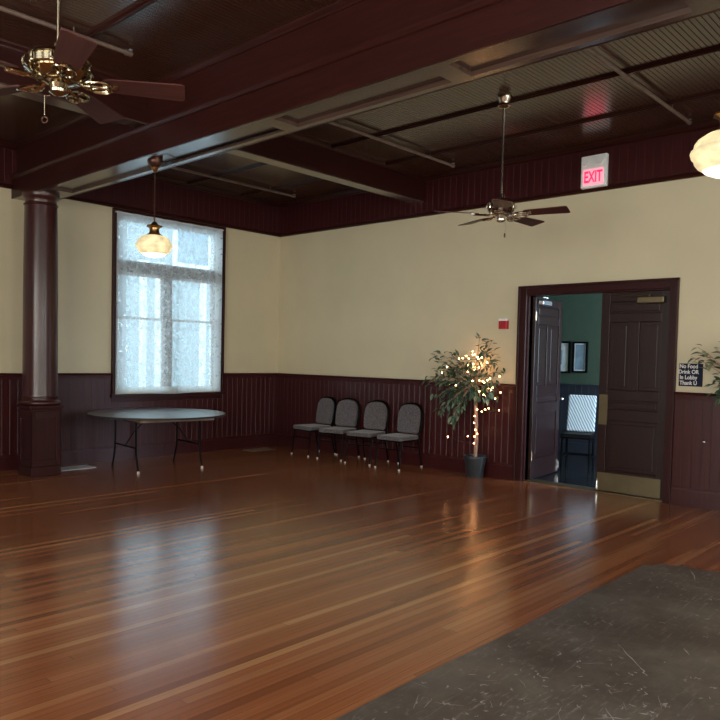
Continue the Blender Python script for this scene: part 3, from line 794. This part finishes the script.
bm = new(); lathe(bm, [(.003, -.185), (.007, -.19), (.009, -.215), (.005, -.235)], 12, (.05, 0, 0)); obj('chain_fob', bm, M['rust'], ch, smooth=True)

# ------------------------------------------------------------------ pendant lamps
def pendant(x, label, cord):
    t = thing('pendant_lamp', label, 'pendant lamp', (x, -4.31, BZ), 0, 'schoolhouse pendants under the main beam')
    bm = new(); lathe(bm, [(.076, .033 if cord else .001), (.076, .0), (.07, -.018), (.055, -.04), (.035, -.055), (.018, -.07), (.012, -.085)], 28); obj('canopy', bm, M['rust'], t, smooth=True)
    bm = new(); lathe(bm, [(.03, -.045), (.038, -.06), (.03, -.08), (.012, -.10)], 20); obj('canopy_finial', bm, M['oldbrass'], t, smooth=True)
    bm = new(); n = 17; z0, z1 = -.095, -.605; L = (z0 - z1) / n
    for k in range(n):
        c = z0 - L * (k + .5); a = (k % 2) * PI / 2
        pts = [(.008 * math.cos(q) * math.cos(a), .008 * math.cos(q) * math.sin(a), c + L * .62 * math.sin(q)) for q in [2 * PI * j / 10 for j in range(10)]]
        tube(bm, pts, .0028, 6, closed=True)
    tube(bm, [(.004, .003, z0), (-.004, -.003, (z0 + z1) / 2), (.003, .002, z1)], .003, 6)
    obj('chain', bm, M['rust'], t, smooth=True)
    bm = new()
    lathe(bm, [(.01, -.595), (.025, -.605), (.035, -.625), (.072, -.635), (.078, -.645), (.05, -.66), (.045, -.69), (.055, -.715), (.078, -.73), (.085, -.745), (.08, -.75)], 32, lobes=8, amp=.05)
    obj('fitter', bm, M['oldbrass'], t, smooth=True)
    bm = new()
    lathe(bm, [(.078, -.735), (.11, -.742), (.145, -.765), (.162, -.79), (.166, -.812), (.176, -.82), (.182, -.835), (.178, -.85), (.168, -.858), (.162, -.88), (.146, -.902), (.12, -.92)], 48, lobes=12, amp=.012)
    g = obj('globe', bm, M['globe'], t, smooth=True)
    bm = new(); lathe(bm, [(.12, -.92), (.105, -.934), (.07, -.95), (.02, -.958)], 48, lobes=12, amp=.01); obj('globe_bottom', bm, M['globe_hot'], g, smooth=True)
    if cord:
        bm = new(); tube(bm, [(.06, .01, .0), (.12, .05, -.008), (.18, .12, .024), (.3, .138, .028), (1.75, .138, .028)], .006, 8); obj('surface_cord', bm, M['black'], t)
pendant(3.06, 'lit cream glass pendant lamp on a chain in front of the window', True)
pendant(8.455, 'lit cream glass pendant lamp cut by the edge near the exit sign', False)

# ------------------------------------------------------------------ sprinkler pipes
def pipe(x, y0, y1, label):
    t = thing('sprinkler_pipe', label, 'pipe', (x, 0, 4.095), 0, 'sprinkler pipes under the ceiling')
    bm = new(); tube(bm, [(0, y0, 0), (0, y1 - .03, 0)], .018, 10); obj('pipe_run', bm, M['pipe'], t, smooth=True)
    bm = new(); tube(bm, [(0, y1 - .05, 0), (0, y1 + .01, 0)], .024, 10); ball(bm, (0, y1, 0), .022, 10); obj('elbow', bm, M['pipe'], t, smooth=True)
    bm = new(); tube(bm, [(0, y1, .0), (0, y1, .03)], .009, 8); lathe(bm, [(.018, .03), (.018, .034)], 12, (0, y1, 0)); o = obj('sprinkler_head', bm, M['steel'], t)
    for y in [y0 + .6, y1 - .5]: bm = new(); tube(bm, [(0, y, .01), (0, y, .055)], .006, 6); obj('hanger', bm, M['pipe'], t)
pipe(.86, BY1 - .0 + .02, -.46, 'sprinkler pipe near the corner above the window')
pipe(3.92, BY1 + .02, -.42, 'sprinkler pipe just past the cross beam, ending over the cream wall')
pipe(6.87, BY1 + .02, -.31, 'sprinkler pipe beyond the far fan, ending near the exit sign')
pipe(3.87, -8.6, -5.05, 'sprinkler pipe behind the brass fan in the near ceiling bay')

# ------------------------------------------------------------------ exit sign, alarm, signs, knob
t = thing('exit_sign', 'white exit sign with two lamp heads and red EXIT letters on the dark frieze', 'sign', (5.715, -.030, 3.815), 0)
bm = new(); box(bm, -.16, .16, -.06, 0, -.19, .19); obj('housing', bm, M['white_plastic'], t, bevel=.012)
bm = new(); box(bm, -.128, .128, -.064, -.06, -.165, .03); o = obj('sign_face', bm, M['exit_face'], t)
text_obj('lettering', 'EXIT', .185, M['exit_red'], t, (0, -.0655, -.072), (PI / 2, 0, 0), .002, .60, bold=.004)
for x in (-.105, .09):
    bm = new(); R_ = Matrix.Translation((x, -.06, .105)) @ Matrix.Rotation(PI / 2 - .25, 4, 'X')
    vs0 = len(bm.verts); lathe(bm, [(.026, -.012), (.034, .0), (.04, .012), (.04, .022)], 24)
    bmesh.ops.transform(bm, matrix=R_, verts=bm.verts); l = obj('lamp_head', bm, M['white_plastic'], t, smooth=True)
    bm = new(); lathe(bm, [(.034, .022), (.034, .024)], 24); bmesh.ops.transform(bm, matrix=R_, verts=bm.verts); obj('lens', bm, M['white_plastic'], l)
t = thing('fire_alarm', 'small red fire alarm with a white strobe strip on the cream wall by the door', 'fire alarm', (4.515, 0, 1.965), 0)
bm = new(); box(bm, -.062, .062, -.055, 0, 0, .105); obj('housing', bm, M['red_plastic'], t, bevel=.006)
bm = new(); box(bm, -.062, .062, -.058, 0, .105, .133); obj('strobe_lens', bm, M['white_plastic'], t, bevel=.004)
bm = new(); box(bm, -.045, .045, -.058, -.055, .015, .08); obj('grille', bm, M['red_plastic'], t, bevel=.002)
t = thing('wall_sign', 'small navy sign with white lettering beside the doorway under the tree leaves', 'sign', (6.885, 0, 1.44), 0)
bm = new(); box(bm, -.125, .125, -.012, 0, -.125, .125); obj('sign_panel', bm, M['navy'], t, bevel=.003)
text_obj('lettering', 'No Food\nDrink OR\nIn Lobby\nThank U', .062, M['white_ink'], t, (-.022, -.0135, .002), (PI / 2, 0, 0), .001, .85, .98, bold=.001)
t = thing('wall_button', 'tiny pale round button on the red wainscot beside the doorway', 'button', (7.064, -.022, .725), 0)
bm = new(); bmesh.ops.create_cone(bm, cap_ends=True, segments=16, radius1=.016, radius2=.010, depth=.02, matrix=Matrix.Translation((0, -.01, 0)) @ Matrix.Rotation(PI / 2, 4, 'X')); obj('stem', bm, M['satin_brass'], t, smooth=True)
bm = new(); ball(bm, (0, -.028, 0), .017, 12); obj('button_cap', bm, M['chrome'], t, smooth=True)

# floor registers
def register(loc, rz, label, mt='enamel'):
    t = thing('floor_register', label, 'floor vent', loc, rz, 'metal floor registers')
    bm = new(); w, h = .13, .25
    for a in ((-w, w, -h, -h + .025), (-w, w, h - .025, h), (-w, -w + .025, -h + .025, h - .025), (w - .025, w, -h + .025, h - .025)): box(bm, *a, 0, .006)
    obj('rim', bm, M[mt], t)
    bm = new()
    for k in range(14):
        y = -h + .04 + k * (2 * h - .08) / 13; box(bm, -w + .025, w - .025, y - .010, y + .010, .001, .005)
    obj('louver', bm, M[mt], t)
    bm = new(); box(bm, -w + .02, w - .02, -h + .02, h - .02, 0, .001); obj('backing', bm, M['steel'], t)
register((.36, -3.83, 0), math.radians(0), 'bright metal floor register between the column pedestal and the table')
register((.36, -.68, 0), math.radians(0), 'dim metal floor register in the room corner by the chairs', 'pipe')

# ------------------------------------------------------------------ ficus trees with fairy lights
def leaf(bm, p, d, up, L, W):
    d = d.normalized(); s = d.cross(up)
    if s.length < 1e-3: s = d.orthogonal()
    s.normalize(); n = s.cross(d)
    sag = -n * (L * .06)
    P = [p, p + d * L * .3 + s * W * .42 + n * W * .15, p + d * L * .62 + s * W * .40 + n * W * .14 + sag, p + d * L + sag * 3, p + d * L * .62 - s * W * .40 + n * W * .14 + sag, p + d * L * .3 - s * W * .42 + n * W * .15]
    m1 = p + d * L * .3; m2 = p + d * L * .62 + sag
    v = [bm.verts.new(q) for q in P]; a, b = bm.verts.new(m1), bm.verts.new(m2)
    for f in ((v[0], v[1], a), (v[1], v[2], b, a), (v[2], v[3], b), (v[3], v[4], b), (v[4], v[5], a, b), (v[5], v[0], a)): bm.faces.new(f)
def tree(loc, label, lights_label, twigs, bulbs, wall_y, trunk_top):
    rnd = random.Random(11)
    t = thing('ficus_tree', label, 'artificial tree', loc, 0, 'ficus trees with fairy lights along the wall')
    bm = new(); lathe(bm, [(.105, 0), (.108, .005), (.145, .255), (.158, .258), (.158, .285), (.148, .288), (.14, .262), (.12, .25)], 32); obj('pot', bm, M['pot'], t, smooth=True)
    bm = new(); lathe(bm, [(.02, .266), (.09, .262), (.1405, .252)], 20); obj('soil', bm, M['soil'], t)
    bm = new()
    tr = [(.0, 0, .25), (.012, .01, .5), (-.005, -.01, .75), (-.03, .0, 1.0), trunk_top]
    tube(bm, tr, [.021, .019, .017, .016, .012], 10)
    tube(bm, [(-.02, .012, .25), (-.006, -.012, .45), (.012, .008, .7), (-.012, .012, .95), (trunk_top[0] + .01, trunk_top[1], trunk_top[2])], [.013, .012, .011, .01, .008], 8)
    trunk = obj('trunk', bm, M['bark'], t, smooth=True)
    bt, bl = new(), new(); top = V(trunk_top); alltips = []
    for (start, end, n_leaf, spread) in twigs:
        a = top.lerp(V(tr[3]), start); e = V(end)
        mid = a.lerp(e, .55) + V((0, 0, .10 + .25 * max(0, (a.z - e.z)))) * .8
        pts = []
        for k in range(9):
            s = k / 8; pts.append(a * (1 - s) ** 2 + mid * 2 * s * (1 - s) + e * s * s)
        tube(bt, pts, [.006 * (1 - .7 * k / 8) + .0015 for k in range(9)], 6)
        alltips.append(pts)
        for k in range(n_leaf):
            s = .42 + .58 * (k + rnd.random()) / n_leaf; i = min(7, int(s * 8)); q = pts[i].lerp(pts[i + 1], s * 8 - i)
            d0 = (pts[i + 1] - pts[i]).normalized()
            q = q + V((rnd.gauss(0, spread), rnd.gauss(0, spread), rnd.gauss(0, spread)))
            d = d0 + V((rnd.uniform(-1, 1), rnd.uniform(-1, 1), rnd.uniform(-1.1, .45)))
            L = rnd.uniform(.075, .115)
            tip = q + d.normalized() * L
            if loc[1] + max(q.y, tip.y) > wall_y: q.y = min(q.y, wall_y - loc[1] - .01); d.y = -abs(d.y)
            leaf(bl, q, d, V((rnd.uniform(-.5, .5), rnd.uniform(-.5, .5), 1)), L, L * .46)
    obj('twigs', bt, M['bark'], t); obj('foliage', bl, M['leaf'], t)
    # string of lights
    s = thing('fairy_lights', lights_label, 'string lights', loc, 0, 'fairy light strings in the trees')
    bm = new(); path = []
    for i, p in enumerate(bulbs):
        path.append(V(p))
        if i + 1 < len(bulbs):
            q = V(bulbs[i + 1]); path.append(V(p).lerp(q, .5) + V((0, 0, -.02)))
    tube(bm, path, .0016, 5); obj('wire', bm, M['wire'], s)
    bm = new(); ball(bm, (0, 0, 0), .0075, 8); b0 = None
    for p in bulbs:
        if b0 is None: b0 = obj('bulb', bm, M['bulb'], s, smooth=True); b = b0
        else: b = b0.copy(); C.objects.link(b)
        b.location = p
    return t
TX, TY = 4.25, -.20
def R3(x, y, z): return (x - TX, y - TY, z)
tw = []
def tw_add(end, n=15, st=0, sp=.03): tw.append((st, R3(*end), n, sp))
# long sprays that give the silhouette
tw_add((3.70, -.40, 1.55), 20); tw_add((3.82, -.22, 1.62), 18); tw_add((3.78, -.5, 1.66), 10)
tw_add((4.30, -.25, 1.88), 16); tw_add((4.42, -.15, 1.80), 15); tw_add((4.55, -.25, 1.58), 24); tw_add((4.50, -.4, 1.66), 14); tw_add((4.56, -.12, 1.42), 10)
tw_add((3.58, -.32, 1.31), 24); tw_add((3.66, -.5, 1.24), 22); tw_add((3.80, -.28, 1.40), 18)
tw_add((3.74, -.38, 1.05), 26); tw_add((3.92, -.55, .82), 34); tw_add((4.02, -.46, .70), 34); tw_add((4.0, -.3, .88), 24)
tw_add((4.44, -.4, 1.02), 22); tw_add((4.53, -.28, 1.10), 22); tw_add((4.38, -.52, 1.20), 18); tw_add((4.56, -.2, 1.25), 12)
for k in range(20):
    a = random.uniform(0, 2 * PI); r = random.uniform(.08, .30)
    tw_add((4.08 + r * math.cos(a), min(-.07, -.28 + r * .8 * math.sin(a)), random.uniform(1.02, 1.5)), 20, random.uniform(0, .6), .045)
rb = random.Random(3); B1 = []
for k in range(6): B1.append((rb.uniform(-.02, .03), rb.uniform(-.035, -.025), .45 + .09 * k))
B1[0:0] = [(-.31, -.20, .52), (-.09, -.06, .54), (.04, -.03, .58)]
for k in range(20): B1.append((rb.uniform(.02, .34), rb.uniform(-.30, .08), rb.uniform(.86, 1.35)))
for k in range(9): B1.append((rb.uniform(-.42, .0), rb.uniform(-.32, .08), rb.uniform(1.2, 1.62)))
for k in range(20): B1.append((-.05 + rb.gauss(0, .09), .10 + rb.uniform(-.10, .05), 1.50 + rb.gauss(0, .10)))
B1 = sorted(B1, key=lambda p: p[2])
tree((TX, TY, 0), 'leafy ficus tree in a dark pot between the chairs and the doorway', 'string of warm fairy lights wound through the tree left of the doorway', tw, B1, -.03, (-.04, .0, 1.22))
tw2 = []
for k in range(40):
    a = random.uniform(0, 2 * PI); r = random.uniform(.15, .46)
    tw2.append((random.uniform(0, .5), (r * math.cos(a), max(-.5, min(.12, .7 * r * math.sin(a) - .05)), random.uniform(1.2, 1.85)), 20, .04))
for e in ((-.56, .05, 1.68), (-.40, -.05, 1.40), (-.36, .02, 1.28), (-.44, .08, 1.74), (-.60, -.14, 1.64), (-.52, -.2, 1.74)): tw2.append((0, e, 11, .03))
B2 = [(rb.uniform(-.12, .3), rb.uniform(-.3, .1), rb.uniform(1.2, 1.65)) for _ in range(26)]
B2 = sorted(B2, key=lambda p: p[2])
tree((7.60, -.24, 0), 'leafy ficus tree beside the navy sign, only its branches in view', 'string of warm fairy lights in the tree cut by the edge', tw2, B2, -.03, (-.02, .0, 1.22))

# ------------------------------------------------------------------ light
def area(name, loc, rot, sx, sy, e, col=(1, 1, 1)):
    l = bpy.data.lights.new(name, 'AREA'); l.shape = 'RECTANGLE'; l.size = sx; l.size_y = sy; l.energy = e; l.color = col
    o = bpy.data.objects.new(name, l); C.objects.link(o); o.location = loc; o.rotation_euler = rot; return o
ES, EE = 120, 70  # added fill lamps, set inside the unseen south and east window openings
for i, (a, b) in enumerate(SWIN): area('fill_south', ((a + b) / 2, YS - .09, 2.25), (-PI / 2, 0, 0), b - a, WZ1 - WZ0, ES, (1, .93, .82)).rotation_euler = (PI / 2, 0, 0)
for i, (a, b) in enumerate(EWIN): area('fill_east', (XR + .09, (a + b) / 2, 2.25), (PI / 2, 0, PI / 2), b - a, WZ1 - WZ0, EE, (1, .93, .82))
area('daylight_hall', (HX1 + .03, 1.8, 1.9), (PI / 2, 0, PI / 2), 1.9, 2.1, 200, (.58, .78, 1))
for a, b in WINS:
    o = area('daylight_portal', (-T - .01, (a + b) / 2, 2.2), (PI / 2, 0, -PI / 2), b - a, WZ1 - WZ0, 1); o.data.cycles.is_portal = True
w = bpy.data.worlds.new('sky'); bpy.context.scene.world = w; w.use_nodes = True
bg = w.node_tree.nodes['Background']; bg.inputs[0].default_value = (.72, .90, 1, 1); bg.inputs[1].default_value = 3.0

# ------------------------------------------------------------------ camera
cam = bpy.data.cameras.new('camera'); co = bpy.data.objects.new('camera', cam); C.objects.link(co)
cam.sensor_width = 36; cam.lens = 36 * 728.6 / 720; cam.shift_y = 26.53 / 720; cam.clip_start = .05
Rm = Matrix(((0.733463, -0.043715, 0.678323), (0.679361, 0.014292, -0.733665), (0.022378, 0.998942, 0.040181)))
co.matrix_world = Matrix.Translation((9.6455, -8.3209, 1.5537)) @ Rm.to_4x4()
sc = bpy.context.scene; sc.camera = co
sc.view_settings.view_transform = 'Standard'; sc.view_settings.look = 'None'; sc.view_settings.exposure = .42; sc.view_settings.gamma = 1
sc.cycles.max_bounces = 10; sc.cycles.transparent_max_bounces = 12; sc.cycles.sample_clamp_indirect = 6
